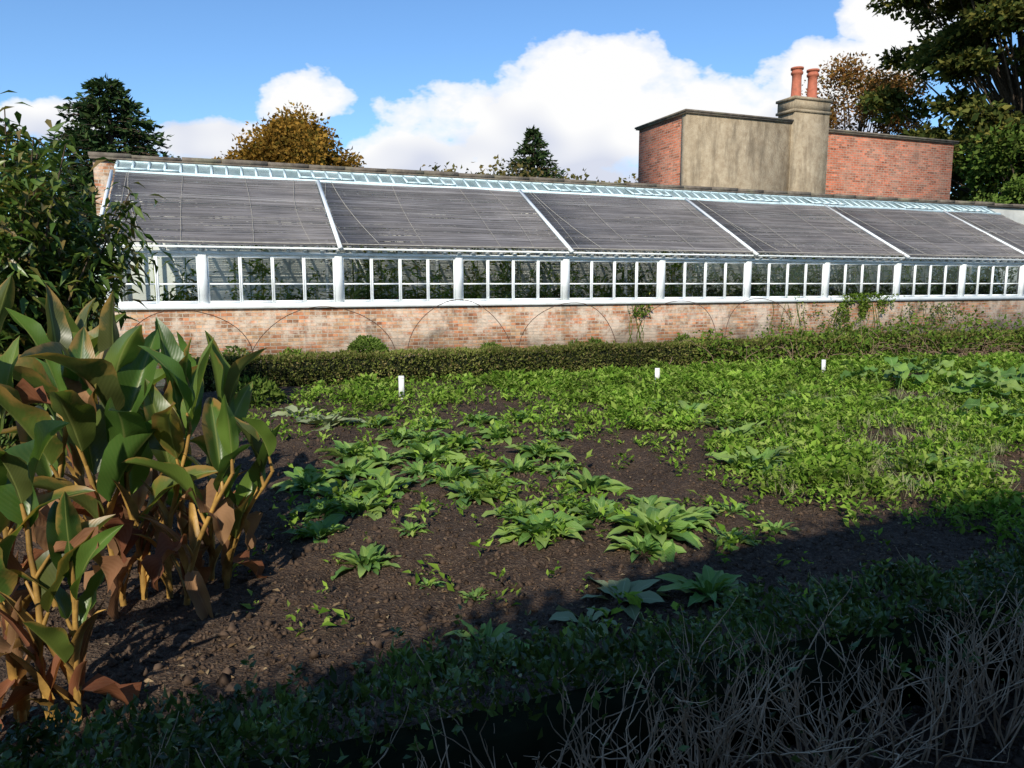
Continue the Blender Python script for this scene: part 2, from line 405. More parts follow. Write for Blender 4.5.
while x < S1:
    mb.beam((x, -.04, 2.24), (x, 3.45, 4.10), .045, .06)
    mb.box(x+.03, x+.10, -.10, .06, 2.168, 2.215); x += .3212
mb.build('window_frames', M['white'], gh)
mb = MB()
for a_, b_ in zip(posts[:-1], posts[1:]):
    for l, r in lights(a_, b_):
        mb.add([(l+.02, .047, 1.17), (r-.02, .047+rng.normal()*.003, 1.17), (r-.02, .047, 2.09), (l+.02, .047+rng.normal()*.003, 2.09)], [[0, 1, 2, 3]])
mb.build('window_glass', M['glass'], gh)
# blinds
mb = MB(); mr = MB(); mw = MB()
bounds = [S0-.05, .83, 5.97, 11.11, 16.25, 21.39, S1]
y0, z0 = -.20, 2.245; y1, z1 = 2.86, 3.87
sl = math.hypot(y1-y0, z1-z0); uy, uz = (y1-y0)/sl, (z1-z0)/sl
for bi in range(6):
    l, r = bounds[bi]+.06, bounds[bi+1]-.06
    ns = 92
    for i in range(ns):
        d = sl*i/ns
        off = .05+.010*np.sin(i*.23+bi)+rng.normal()*.0016
        cuts = np.linspace(l, r, 5)
        hs = [off+.0035*rng.normal()+.013*np.sin(c_*1.3+i*.07+bi*2) for c_ in cuts]
        jl, jr = rng.normal()*.012, rng.normal()*.012
        cuts[0] += jl; cuts[-1] += jr
        V = []
        for c_, h_ in zip(cuts, hs):
            for dd, th in ((0, 0), (.0295, 0), (.0295, .006), (0, .006)):
                V.append((c_, y0+uy*(d+dd)-uz*(h_+th), z0+uz*(d+dd)+uy*(h_+th)))
        Fs = []
        for q in range(4):
            for e in range(4):
                Fs.append((q*4+e, q*4+(e+1) % 4, (q+1)*4+(e+1) % 4, (q+1)*4+e))
        Fs.append((0, 1, 2, 3)); Fs.append((19, 18, 17, 16))
        mb.add(V, Fs)
    def rp(x, d, h=.085): return (x, y0+uy*d-uz*h, z0+uz*d+uy*h)
    for j in range(4):
        xx = l+(r-l)*(.04+.29*j)+rng.normal()*.15; sw = rng.normal()*.08
        P = [rp(xx+sw*np.sin(q/14*pi), sl*q/14, .08) for q in range(15)]
        mr.tube(P, .005, 4)
    P = [rp(l+.25+(r-l)*.10*(q/16)**1.7, sl*(1-q/16*.98), .083) for q in range(17)]
    mr.tube(P, .007, 4)
    mr.tube([rp(l, .02, .085), rp((l+r)/2, .015, .08), rp(r, .02, .085)], .012, 5)
    if bi: mw.beam(rp(bounds[bi], -.1, .06), rp(bounds[bi], sl+.05, .06), .075, .06)
mw.beam((S0-.07, y0, z0+.05), (S0-.07, y1, z1+.05), .05, .10)
mw.beam((S0-.05, -.19, 2.235), (S1, -.19, 2.235), .03, .035)
mb.build('lath_blinds', M['slat'], gh); mr.build('blind_cords', M['rope'], gh, True); mw.build('white_rafters', M['white'], gh)
# roof vents
mb = MB(); mv = MB()
vy0, vz0, vy1, vz1 = 2.90, 3.90, 3.46, 4.22
mb.beam((S0, vy0, vz0+.03), (S1, vy0, vz0+.03), .05, .08); mb.beam((S0, vy1, vz1+.015), (S1, vy1, vz1+.015), .09, .05)
x = S0; i = 0
while x < S1:
    lift = .05 if (i//4) % 5 in (0, 3) else .0
    xe = min(x+.32, S1)
    mv.add([(x, vy0+.03, vz0+.04+lift), (xe, vy0+.03, vz0+.04+lift), (xe, vy1-.03, vz1), (x, vy1-.03, vz1)], [[0, 1, 2, 3]])
    mb.beam((x, vy0+.01, vz0+.06+lift), (x, vy1-.02, vz1+.02), .05, .035)
    mb.beam((x+.026, vy0+.0, vz0+.065+lift), (xe-.026, vy0, vz0+.065+lift), .04, .035)
    x += .3212; i += 1
mb.build('vent_frames', M['blueish'], gh); mv.build('vent_glass', M['vent'], gh)
mb = MB(); mb.box(S0, S1+3, 3.5, 3.86, -.1, 4.26); mb.build('back_wall', M['limewash'], gh)
mb = MB(); mb.box(S0-.55, S1+3, 3.40, 3.46, 4.262, 4.30); 
x = S0-.58
while x < S1+3:
    l_ = .85+rng.random()*.2
    mb.box(x+.006, x+l_-.006, 3.42+rng.normal()*.012, 3.96, 4.305, 4.395+rng.normal()*.008); x += l_
mb.build('wall_coping', M['coping'], gh)
mb = MB(); mb.add([(S0, .24, .03), (S1, .24, .03), (S1, 3.5, .03), (S0, 3.5, .03)], [[0, 1, 2, 3]])
mb.build('floor', M['stone_floor'], gh)
mb = MB()
mb.box(S0+.3, S1, .35, 1.0, .96, 1.0); mb.box(S0+.3, S1, 1.9, 2.6, 1.05, 1.10)
for p in posts: mb.box(p-.03, p+.03, 1.7, 1.76, .04, 3.15); mb.box(p-.03, p+.03, .38, .44, .04, .958)
mb.build('staging', M['white'], gh)
mb = MB(); mg = MB()
for yy in np.linspace(.1, 3.4, 6):
    mb.box(S0-.03, S0+.03, yy-.03, yy+.03, 1.163, 2.16+yy*.53)
mb.beam((S0, .0, 2.2), (S0, 3.45, 4.02), .06, .09)
mb.build('gable_frame', M['white'], gh)
mg.add([(S0-.001, .05, 1.1), (S0-.001, 3.45, 1.1), (S0-.001, 3.45, 4.0), (S0-.001, .05, 2.2)], [[0, 1, 2, 3]])
mg.build('gable_glass', M['glass'], gh)
mb = MB()
for i in range(400):
    s = S0+.5+rng.random()*(S1-S0-1)
    dens = .35 if s < 1 else .75 if s < 5 else 1
    if rng.random() > dens: continue
    back = rng.random() < .3
    w = 2.+rng.random()*.8 if back else .3+rng.random()*.4
    hgt = (.5+rng.random()*1.4) if back else (.2+rng.random()**1.3*.9)
    zb = 1.1 if back else 1.0
    nl = 42
    P0 = np.array([s, w, zb])
    tt = rng.random(nl)
    P = P0+np.stack([rng.normal(size=nl)*.11, rng.normal(size=nl)*.1, tt*hgt], 1)
    P[:, 1] = np.clip(P[:, 1], .25, 3.4); P[:, 2] = np.minimum(P[:, 2], 2.05+.5*P[:, 1])
    a_ = rng.random(nl)*6.28
    fw = np.stack([np.cos(a_), np.sin(a_)*.6, rng.normal(size=nl)*.5+.2], 1)
    big = rng.random() < .35
    scatter(mb, FOLD, P, fw, (.26 if big else .13)*(.6+.8*rng.random(nl)), (.07 if big else .06)*(.7+.6*rng.random(nl)), up=np.array([0, 0, 1.]))
    mb.tube([P0, P0+[0, 0, hgt]], .008, 4)
mb.build('potted_plants', M['ghplant'], gh)
mb = MB()
for s in np.arange(S0+.6, S1-.5, .42):
    if rng.random() < .6:
        q = .07+rng.random()*.04; yy = .42+rng.random()*.3
        mb.tube([(s, yy, 1.001), (s, yy, 1.001+q*1.8), (s, yy, 1.001+q*1.81), (s, yy, 1.001+q*2.2)], [q*.7, q, q*1.12, q*1.12], 10)
mb.build('flower_pots', M['terracotta'], gh)

# ------------------------------------------------------------------ chimney building
cb = empty('brick_chimney_building', (ORG[0]+D[0]*.3, ORG[1]+D[1]*.3, 0), ANG)
yb = 3.87
mb = MB(); mb.box(11.44, 11.66, yb, yb+2.7, 0, 6.56); mb.box(11.661, 16.6, yb+2.45, yb+2.698, 0, 6.55)
mb.build('side_brick', M['brick_red'], cb)
mb = MB(); mb.box(11.42, 15.35, yb-.02, yb+.22, 0, 6.558); mb.build('rendered_front', M['render'], cb)
mb = MB(); mb.box(16.76, 22.6, yb+.02, yb+2.7, 0, 6.40); mb.build('brick_wing', M['brick_red'], cb)
mb = MB(); mb.box(15.352, 16.755, yb-.14, yb+.62, 0, 6.9); mb.box(15.28, 16.80, yb-.18, yb+.66, 6.902, 6.98); mb.box(15.33, 16.77, yb-.15, yb+.64, 6.982, 7.28)
mb.box(15.28, 16.82, yb-.19, yb+.68, 7.282, 7.36)
mb.build('chimney_stack', M['render'], cb)
mb = MB()
for (a_, b_, c_, d_, e_) in ((11.35, 15.35, yb-.09, yb+2.77, 6.562), (16.757, 22.70, yb-.07, yb+2.79, 6.402)):
    mb.box(a_, b_, c_, d_, e_, e_+.04); mb.box(a_-.03, b_-.0, c_-.03, d_+.03, e_+.042, e_+.09)
mb.build('roof_coping', M['coping'], cb)
for px in (15.68, 16.32):
    mb = MB()
    prof = [(.0, .20), (.08, .19), (.10, .16), (.6, .145), (.74, .15), (.76, .185), (.82, .19), (.84, .165), (.90, .165), (.905, .20), (.96, .20), (.965, .14), (.9, .12)]
    mb.tube([(px, yb+.22, 7.36+z_) for z_, r_ in prof], [r_ for z_, r_ in prof], 20)
    mb.build('chimney_pot', M['terracotta'], cb, True)

# ------------------------------------------------------------------ opposite garden wall (behind the photographer), unseen ivy top shaped to cast the foreground shadow edge
gw = empty('garden_wall', (*W(0, -1.05)[:2], 0), ANG)
mb = MB(); mb.box(-16, 22, -.35, 0, -.1, 2.55); mb.build('brickwork', M['brick_dim'], gw)
mb = MB(); mb.box(-16.1, 22.1, -.42, .07, 2.553, 2.64); mb.build('coping', M['coping'], gw)
def topz(s): return np.interp(s, [-16, -6, -2.6, -1.8, -1., .3, 2, 4, 22], [2.66, 2.68, 2.72, 2.86, 3.06, 3.30, 3.34, 3.2, 3.2])  # heights of the added ivy top, set to shape the shadow edge
mb = MB(); q = np.linspace(-15.9, 21.9, 260); hz = topz(q)-.03
V = []
for a_, b_ in zip(q, hz): V += [(a_, -.34, 2.6), (a_, -.30, b_), (a_, -.06, b_), (a_, -.01, 2.6)]
F = [(i*4+j, i*4+j+1, i*4+j+5, i*4+j+4) for i in range(len(q)-1) for j in range(3)]
mb.add(V, F); mb.build('ivy_shadow_mass', M['dark'], gw)
mb = MB(); n = 12000
s = rng.random(n)*38-16; tz = topz(s); side = rng.random(n)
yv = np.where(side < .4, 0, np.where(side < .7, -.18+rng.normal(size=n)*.12, -.36))
zv = np.where((side < .4) | (side >= .7), 2.45+rng.random(n)*(tz-2.45), tz+rng.random(n)*.09*fbm(s*4, s*0, 2)*2)
scatter(mb, FOLD, np.stack([s, yv, zv], 1), rng.normal(size=(n, 3)), .09, .08)
mb.build('ivy', M['ivy'], gw)  # leaves of the unseen ivy top added to shape the shadow

# ------------------------------------------------------------------ hedges
def hedge(name, s0, s1, w0, w1, h, org, n, L, mat, irr=.06, core=True, front_bare=False):
    e = empty(name, (org[0], org[1], 0), ANG)
    mb = MB()
    s = s0+rng.random(n)*(s1-s0); wd = w1-w0
    tot = wd+2*h
    u = rng.random(n)*tot
    w = np.where(u < h, w0, np.where(u < h+wd, w0+(u-h), w1)); z = np.where(u < h, u, np.where(u < h+wd, h, tot-u))
    cor = lambda a: (fbm(a*1.6, a*0+s0, 3)-.5)
    dz = cor(s)*irr*3+(fbm(s*7, w*7, 2)-.5)*irr*1.8
    off = (fbm(s*2.1+50, z*3, 3)-.5)*irr*2.5
    cw = (w0+w1)/2
    depth = np.abs(rng.normal(size=n))*.035
    rw = w+np.sign(w-cw)*off*(np.abs(w-cw) > wd*.45)
    zz = z*(1+dz/h)
    c = np.stack([0*s, rw-cw, (zz-h*.45)], 1); c = norm(c)
    P = np.stack([s, rw, zz], 1)-c*depth[:, None]
    P[:, 2] = np.maximum(P[:, 2], .02)
    if front_bare:
        bare = sstep(-.9, .6, s)
        keep = ~((u < h*(.75+.5*fbm(s*2.5, s*0, 2))) & (rng.random(n) < bare*.97))
        keep &= ~((u > h*.8) & (w < w0+.30*bare*fbm(s*3+7, s*0, 2)*1.6) & (rng.random(n) < .85))
        keep &= rng.random(n) < np.clip(.35+1.9*(fbm(s*6, w*7+9, 2)-.15), 0, 1)
        P = P[keep]; c = c[keep]
    m = len(P)
    fw = c+rng.normal(size=(m, 3))*.7; fw[:, 2] += .3
    l = L*(.6+.8*rng.random(m))
    scatter(mb, FOLD, P, fw, l, l*.55)
    if front_bare:
        for i in range(420):
            ss = s0+rng.random()*(s1-s0); ww = w0+.1+rng.random()*(wd-.1)
            hh = .05+.07*rng.random(); zb = h*(1+cor(np.array([ss]))[0]*irr*3/h)-.03
            o = np.array([ss, ww, zb]); tip = np.array([rng.normal()*.03, rng.normal()*.03, hh]); k = 12
            f = rng.random(k); Q = o+f[:, None]*tip; a_ = rng.random(k)*6.28
            ff = np.stack([np.cos(a_), np.sin(a_), .5+0*a_], 1)
            scatter(mb, FOLD, Q, ff, .026, .015)
    mb.build('foliage', mat, e)
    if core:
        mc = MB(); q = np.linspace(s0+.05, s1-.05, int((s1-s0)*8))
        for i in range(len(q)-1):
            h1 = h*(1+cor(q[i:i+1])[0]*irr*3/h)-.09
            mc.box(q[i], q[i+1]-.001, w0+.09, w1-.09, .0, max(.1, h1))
        mc.build('inner_shade_mass', M['dark'], e)  # solid core coloured dark in place of shade between the leaves
    return e
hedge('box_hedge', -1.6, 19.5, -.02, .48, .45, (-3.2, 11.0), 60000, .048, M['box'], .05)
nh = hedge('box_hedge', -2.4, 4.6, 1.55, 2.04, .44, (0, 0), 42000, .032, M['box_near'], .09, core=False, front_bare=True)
mb = MB()
def grow(p, d, ln, r, depth):
    k = 6; P = [p]; d = norm(d)
    for i in range(k-1):
        d = norm(d+rng.normal(size=3)*.17+np.array([0, 0, .05])); P.append(P[-1]+d*ln/(k-1))
    mb.tube(P, np.linspace(r, r*.5, k), 4 if depth < 2 else 3)
    if depth < 2:
        for j in range(3 if depth == 0 else 2):
            i = rng.integers(2, k); sp_ = rng.normal(size=3)*np.array([.6, .35, .15])
            grow(P[i], d+sp_, ln*(.45+.25*rng.random()), r*.58, depth+1)
for i in range(330):
    s = -.5+5.0*rng.random()**.85; w = 1.52+rng.random()*.2
    cl = fbm(np.array([s*3.]), np.array([2.]), 2)[0]
    if rng.random() > cl*1.5: continue
    s += .08*np.sin(s*17)
    grow(np.array([s, w, -.02]), np.array([rng.normal()*.40, -.06+rng.normal()*.18, 1.]), .26+.14*rng.random(), .0048, 0)
mb.build('bare_twigs', M['twig'], nh, True)
mb = MB(); mb.box(-2.3, 4.5, 1.82, 1.97, 0, .28); mb.build('inner_shade_mass', M['dark'], nh)  # dark block added for the shade behind the bare twigs

# ------------------------------------------------------------------ rosettes
def rosette(name, x, y, size, nl, mat, wr=.32, e=(.15, 1.15), fold=.3, wave=.25):
    mb = MB(); z = float(gz(x, y))-.005
    for i in range(nl):
        q = i/nl
        az = i*2.4+rng.normal()*.25
        L = size*(1-.5*q)*(.75+.45*rng.random())
        e0 = e[0]+(e[1]-e[0])*q+rng.random()*.35
        r0 = .03*(1-q)+.12*size*rng.random()
        big_leaf(mb, (x+r0*cos(az), y+r0*sin(az), z), az, e0, .5+rng.random()*.8, L, L*wr*(.8+.4*rng.random()), fold, wave, rng.normal()*.3, .8, 7, 4, freq=2+rng.random()*2, pet=.12)
    return mb.build(name, mat, smooth=True)
ros = [(-1.33,5.9,.36),(-1.12,7.3,.36),(-.73,6.45,.36),(-1.03,4.86,.35),(-.82,3.98,.28),(-.3,5.2,.34),(.05,4.75,.3),(.17,4.38,.3),(.87,4.35,.38),(1.12,4.62,.32),
       (-.5,5.75,.34),(-.12,7.3,.3),(.26,6.65,.3),(.6,5.5,.30),(.58,4.75,.28),(-1.55,5.5,.3),(-.95,5.35,.32),(-.15,5.7,.28),(.98,3.5,.26),(-.12,3.05,.2),
       (-.19,3.6,.14),(-.5,6.9,.32),(-.9,7.9,.32),(-.35,8.1,.3),(.05,6.15,.28),(-1.45,6.5,.32),(-1.5,8.1,.28),(.45,7.3,.24),(.95,5.0,.24),(-.62,4.4,.14),(-.45,3.75,.1),(1.35,4.3,.2),(-1.2,4.45,.26),(-1.25,5.2,.3),(-.62,4.95,.12),(-.85,7.1,.3),(-1.1,6.2,.28),(.1,8.3,.28),(.75,4.08,.24),
       (-.1,5.3,.22),(.4,4.95,.2),(-.75,5.9,.26),(-.3,6.3,.26),(.4,6.0,.22),(-1.3,4.85,.25),(1.5,4.9,.18),(1.7,4.6,.16)]
for x, y, s in ros: rosette('foxglove_plant', x, y, s*(.75+.3*rng.random()), int(18+s*46), M['ros'], .28+.08*rng.random())
for i in range(44):
    y = 5.4+rng.random()*5.4; x = y*(.16+.47*rng.random())+.3
    rosette('dock_plant' if i % 3 == 0 else 'dandelion_plant', x, y, (.26 if i % 3 == 0 else .16)+.12*rng.random(), 14, M['ros'], .36 if i % 3 == 0 else .24, (.25, 1.1))
for x, y, s, k in [(.54,3.46,.27,13),(-2.05,8.0,.42,16),(-2.5,8.5,.34,14),(.36,3.25,.2,9),(1.05,3.45,.2,9),(-.08,3.0,.16,9)]:
    rosette('mullein_plant', x, y, s, k, M['grey'], .42, (.1, .9), .2, .15)

# ------------------------------------------------------------------ weeds carpet
n = 95000
y = 3.0+rng.random(n)*12; x = -3+rng.random(n)*15
nd = x*N[0]+y*N[1]
xe = np.interp(y, [3, 4.65, 5.75, 6.3, 7.3, 8.6, 11, 12], [3.2, 2.2, 1.5, 1.15, .7, .3, -.3, -.5])
field = sstep(-.5, .9, x-xe)*1.05
nz = fbm(x*1.1+3, y*1.1, 4)
nz2 = fbm(x*3.1+30, y*3.1+4, 3)
for rx, ry, rs in ros:
    field = np.maximum(field, .30*np.exp(-((x-rx)**2+(y-ry)**2)/(.22**2)))
field *= sstep(3.3, 4.6, y+.1*x)
field = np.maximum(field, .04+.25*sstep(8.0, 9.5, y))
far = 1-sstep(11.05, 11.4, nd)
band = np.clip((nz-.32)*3.6, 0, 1)*np.clip((nz2-.28)*3.2, .12, 1)
band = np.maximum(band*1.25, .35*sstep(9.6, 10.4, nd))
keep = (rng.random(n) < field*band*far*1.1) & (nd > 2.3) & (x < y*.75+1.2) & (x > -y*.4)
px, py = x[keep], y[keep]; m = len(px)
mb = MB()
for j in range(7):
    a_ = rng.random(m)*6.28; el = .15+rng.random(m)*.9
    fw = np.stack([np.cos(a_)*np.cos(el), np.sin(a_)*np.cos(el), np.sin(el)], 1)
    sc = (.018+.05*rng.random(m)**2.5)*(.75+.10*py/2)*(.45+1.1*nz2[keep])
    P = np.stack([px+rng.normal(size=m)*.02, py+rng.normal(size=m)*.02, gz(px, py)+rng.random(m)*.09*nz2[keep]*2], 1)
    scatter(mb, FOLD, P, fw, sc*1.3, sc*.62, up=np.array([0, 0, 1.]))
mb.build('weed_carpet', M['weed'])
print('weeds', m)
mb = MB()
for i in range(190):
    yy = 5.2+rng.random()*5.; xx = yy*(.36+.32*rng.random())
    k = 22; a_ = rng.random(k)*6.28; el = .7+rng.random(k)*.8
    fw = np.stack([np.cos(a_)*np.cos(el), np.sin(a_)*np.cos(el), np.sin(el)], 1)
    P = np.stack([xx+rng.normal(size=k)*.05, yy+rng.normal(size=k)*.05, np.full(k, float(gz(xx, yy)))], 1)
    scatter(mb, DIA, P, fw, .08+.09*rng.random(k), .006)
mb.build('dry_grass', M['straw'])
n = 6000; y = 2.3+rng.random(n)**1.2*9; x = (rng.random(n)*1.4-.6)*(y+.5)
mb = MB(); P = np.stack([x, y, gz(x, y)+.008], 1)
fw = rng.normal(size=(n, 3)); fw[:, 2] *= .2; l = .012+.035*rng.random(n)**3
scatter(mb, FOLD, P, fw, l, l*.5, up=np.array([0, 0, 1.])); mb.build('leaf_litter', M['litter'])

# ------------------------------------------------------------------ squash plants, vines
def squash(x, y, n, r, L, name='squash_plant'):
    mb = MB()
    for i in range(n):
        a_ = rng.random()*6.28; rr = r*rng.random()**.5; bx, by = x+rr*cos(a_), y+rr*sin(a_)
        h = .12+.2*rng.random(); z = float(gz(bx, by))
        top = np.array([bx+rng.normal()*.05, by+rng.normal()*.05, z+h])
        mb.tube([(bx, by, z), (np.array([bx, by, z])+top)/2+rng.normal(size=3)*.01, top], [.008, .006, .005], 5)
        big_leaf(mb, top, rng.random()*6.28, .3+rng.normal()*.3, .9, L*(.7+.5*rng.random()), L*.85, .2, .3, 0, .6, 7, 6, freq=2.)
    mb.build(name, M['ros'], smooth=True)
for x, y, n, r, L in [(5.5,11.0,14,.5,.26),(6.1,9.4,14,.5,.26),(6.8,10.4,16,.6,.26),(7.4,9.6,12,.5,.24),(7.0,12.0,14,.7,.24),(5.2,7.9,7,.3,.2)]: squash(x, y, n, r, L)
mb = MB()
for i in range(190):
    c = W(6+9*rng.random()**.6, 0, .0, (-3.2, 11.0)); c[:2] += -N*(.5*rng.random())
    P = [c]
    dirv = norm(np.array([rng.normal(), rng.normal(), 1.2]))
    for k in range(8):
        dirv = norm(dirv+rng.normal(size=3)*.4+np.array([0, 0, -.2])); q = P[-1]+dirv*.13; q[2] = max(q[2], .02); P.append(q)
    mb.tube(P, np.linspace(.008, .003, 9), 4)
mb.build('dead_vines', simple('dry_vine', (.24, .165, .11), .9, .3, 8, cheap=True))
mb = MB()
n = 3500; s = 7+rng.random(n)*9; P = np.stack([-3.2+D[0]*s, 11+D[1]*s, .15+rng.random(n)*.55*fbm(s*2,s*0,2)*1.6], 1)
P[:, :2] += -N*(rng.normal(size=(n, 1))*.25)
l = .05+.07*rng.random(n); scatter(mb, FOLD, P, rng.normal(size=(n, 3)), l, l*.6); mb.build('bramble_patch', M['ivy'])

# ------------------------------------------------------------------ labels
for x, y, h in [(-1.48, 9.8, .34), (2.2, 11.1, .26), (5.45, 12.85, .26)]:
    e = empty('plant_label', (x, y, float(gz(x, y))), .15+rng.normal()*.1); e.rotation_euler[0] = radians(-3)
    mb = MB(); mb.box(-.036, .036, -.006, .006, h*.15, h); mb.box(-.040, .040, -.009, -.0065, h*.9, h*.93); mb.build('face', M['label'], e)
    mb = MB(); mb.box(-.018, .018, .0065, .02, -.1, h*.9); mb.build('stake', M['label'], e)

# ------------------------------------------------------------------ wire hoops
for k, s in enumerate([-.6, 1.7, 4.3, 6.6, 9.2, 11.4]):
    mb = MB(); a = np.linspace(0, pi, 26); r = 1.05+rng.normal()*.10; tl = rng.normal()*.12
    P = [W(s+r*cos(q)+.05*sin(q*3+k), 13.6+tl*sin(q)*1.2, -.02+(1.20+.3*tl)*sin(q)**.85) for q in a]
    mb.tube(P, .007, 5); mb.build('wire_hoop', M['wire'], smooth=True)

# ------------------------------------------------------------------ climbers
def climber(name, s0, w, z0, z1, n, L, mat, spread=.5):
    mb = MB(); s = s0+rng.normal(size=n)*spread*.5; z = z0+rng.random(n)*(z1-z0)
    kp = fbm(s*3, z*3, 3) > .42; s = s[kp]; z = z[kp]; m = len(s)
    P = np.stack([ORG[0]+D[0]*s+N[0]*w, ORG[1]+D[1]*s+N[1]*w, z], 1); P[:, :2] += -N*np.abs(rng.normal(size=(m, 1)))*.08
    fw = rng.normal(size=(m, 3))*.6+np.array([-N[0], -N[1], .2]); l = L*(.6+.8*rng.random(m))
    scatter(mb, FOLD, P, fw, l, l*.7)
    for i in range(7):
        ss = s0+rng.normal()*spread*.4
        mb.tube([np.array([*(ORG+D*(ss+.08*np.sin(t_*6+i))+N*(w-.02)), t_*z1*1.05]) for t_ in np.linspace(0, 1, 7)], np.linspace(.01, .003, 7), 4)
    mb.build(name, mat)
climber('ivy', 14.9, 0, .15, 1.25, 3600, .07, M['ivy'], 1.1)
climber('climbing_rose', 12.5, 0, .3, 1.2, 260, .06, M['ivy'], .9)
climber('wall_fern', 7.9, 0, .75, 1.0, 160, .07, M['ivy'], .3)
climber('climbing_rose', 17.5, 0, .1, 1.0, 900, .07, M['shrub'], 1.6)

def bush(name, c, r, n, L, mat, flat=1.):
    mb = MB(); v = norm(rng.normal(size=(n, 3))); v[:, 2] = np.abs(v[:, 2])
    rad = r*(.78+.35*fbm(v[:, 0]*3+5, v[:, 1]*3+v[:, 2]*2, 2))*(1-.25*rng.random(n)**2)
    P = np.array(c)+v*rad[:, None]*np.array([1, 1, flat])
    l = L*(.6+.8*rng.random(n)); scatter(mb, FOLD, P, v+rng.normal(size=(n, 3))*.7, l, l*.55); 
    for i in range(10):
        d = norm(np.array([rng.normal(), rng.normal(), 1.5])); mb.tube([np.array(c), np.array(c)+d*r*.5, np.array(c)+d*r*.85*np.array([1,1,flat])], [.012, .008, .003], 4)
    mb.build(name, mat)
bush('clipped_box_bush', (-2.35, 12.0, .35), .34, 2600, .05, M['green'], 1.0)
for i in range(12):
    s = rng.random()*18-1; c = W(s, 15.1)
    bush('low_perennial', (c[0], c[1], .0), .22+.15*rng.random(), 380, .08, [M['ivy'], M['green'], M['shrub']][i % 3])
bush('low_perennial', (-3.3, 9.4, 0), .35, 700, .08, M['green'])

# ------------------------------------------------------------------ cannas
def canna(x, y, stems):
    mb = MB(); z = float(gz(x, y))
    for (dx, dy, h, lx, ly) in stems:
        b = np.array([x+dx, y+dy, z-.02]); q = np.linspace(0, 1, 9)
        P = b+np.stack([lx*q**1.6, ly*q**1.6, h*.80*q], 1)+np.cumsum(rng.normal(size=(9, 3))*.005, 0)
        mb.tube(P, np.linspace(.016, .008, 9)*(1+.08*np.sin(q*25)), 8, 0)
        for k in range(5):
            t0 = .03+.10*k; a_ = rng.random()*6.28; i0 = int(t0*8)
            big_leaf(mb, P[i0], a_, 1.45, .4+.6*rng.random(), .3+.1*rng.random(), .05, .8, .1, 0, .5, 6, 2, 2 if k % 2 else 0)
        a_ = rng.random()*6.28; big_leaf(mb, P[2], a_, -.3, 1.2, .3+.2*rng.random(), .08, 1., .8, 1., .7, 8, 4, 2, 3, 0, 1.5)
        nl = 6
        az0 = rng.random()*6.28
        for k in range(nl):
            tq = .36+.64*k/(nl-1); f = tq*8; i0 = min(int(f), 7); p = P[i0]+(P[i0+1]-P[i0])*(f-i0)
            az = az0+k*2.5+rng.normal()*.3
            dead = rng.random() < (.45 if k < 1 else .09)
            L = (.48+.2*rng.random())*(1 if k < nl-1 else .75)*(h/1.3)
            if dead:
                pp = p+np.array([cos(az), sin(az), 1.5])*.06
                mb.tube([p, (p+pp)/2, pp], [.008, .007, .005], 5)
                big_leaf(mb, pp, az, .3, 2.0, L*.7, L*.24, 1.0, .8, rng.normal()*.8, .8, 12, 6, 2, 3, .05, rng.normal()*1.2)
            else:
                e0 = .85+.55*tq+rng.normal()*.12
                pp = p+np.array([cos(az)*cos(e0), sin(az)*cos(e0), sin(e0)])*.08
                mb.tube([p, (p+pp)/2, pp], [.010, .008, .006], 6)
                big_leaf(mb, pp, az, e0, .1+rng.random()**1.5*1.3, L, L*(.24+.09*rng.random()), .35+.6*rng.random(), .22, rng.normal()*.35, .74, 14, 6, 1, 1.5+rng.random()*1.5, .0, rng.normal()*.7)
    return mb.build('canna_lily', [M['canna_stem'], M['canna'], M['canna_dead']], smooth=True)
canna(-1.80, 3.45, [(0,0,1.24,-.1,.05),(.10,.05,1.08,.16,.0),(.22,-.02,.86,.26,-.05),(-.08,-.05,1.2,-.15,-.1)])
canna(-1.62, 3.7, [(0,.1,1.08,.10,.1),(.12,.0,.82,.28,-.1),(-.15,.15,1.1,.0,.1)])
canna(-1.62, 2.42, [(0,0,.98,-.05,.05),(-.12,.03,1.08,-.15,.05),(.06,.06,.68,.04,.0)])
canna(-2.35, 3.3, [(0,0,1.30,-.05,.0),(.15,.1,1.28,.1,.1),(-.15,0,1.28,-.1,0)])
canna(-2.3, 4.3, [(0,0,1.25,.0,.0),(.15,.1,1.1,.15,.1),(-.25,0,1.28,-.1,0)])
canna(-2.95, 4.9, [(0,0,1.25,.0,.0),(.3,.1,1.05,.15,.1)])

# ------------------------------------------------------------------ leafy shrub on the left
mb = MB(); c0 = np.array([-4.68, 6.9, 0])
for i in range(58):
    a_ = rng.random()*6.28; R_ = .15+.95*rng.random(); hh = 3.15-.85*R_*rng.random()-.4*R_
    if i % 3 == 0: hh *= .68; R_ = .75+.4*rng.random()
    q = np.linspace(0, 1, 10)[:, None]
    end = np.array([cos(a_)*R_, sin(a_)*R_*.9, hh])
    P = c0+np.concatenate([end[:2]*q**1.3*np.ones((10, 1)), end[2]*q], 1)+np.cumsum(rng.normal(size=(10, 3))*.012, 0)
    mb.tube(P, np.linspace(.022, .005, 10), 5, 0)
    m = 230; f = rng.random(m)**.75*8.99; i0 = f.astype(int); fr = (f-i0)[:, None]
    PP = P[i0]*(1-fr)+P[i0+1]*fr+rng.normal(size=(m, 3))*np.array([.12, .12, .10])
    az = rng.random(m)*6.28; fw = np.stack([np.cos(az), np.sin(az), -.55+rng.normal(size=m)*.5], 1)
    l = .12+.10*rng.random(m); scatter(mb, FOLD, PP, fw, l, l*.34, up=np.array([0, 0, 1.]), mi=1)
mb.build('laurel_shrub', [M['bark'], M['shrub']])

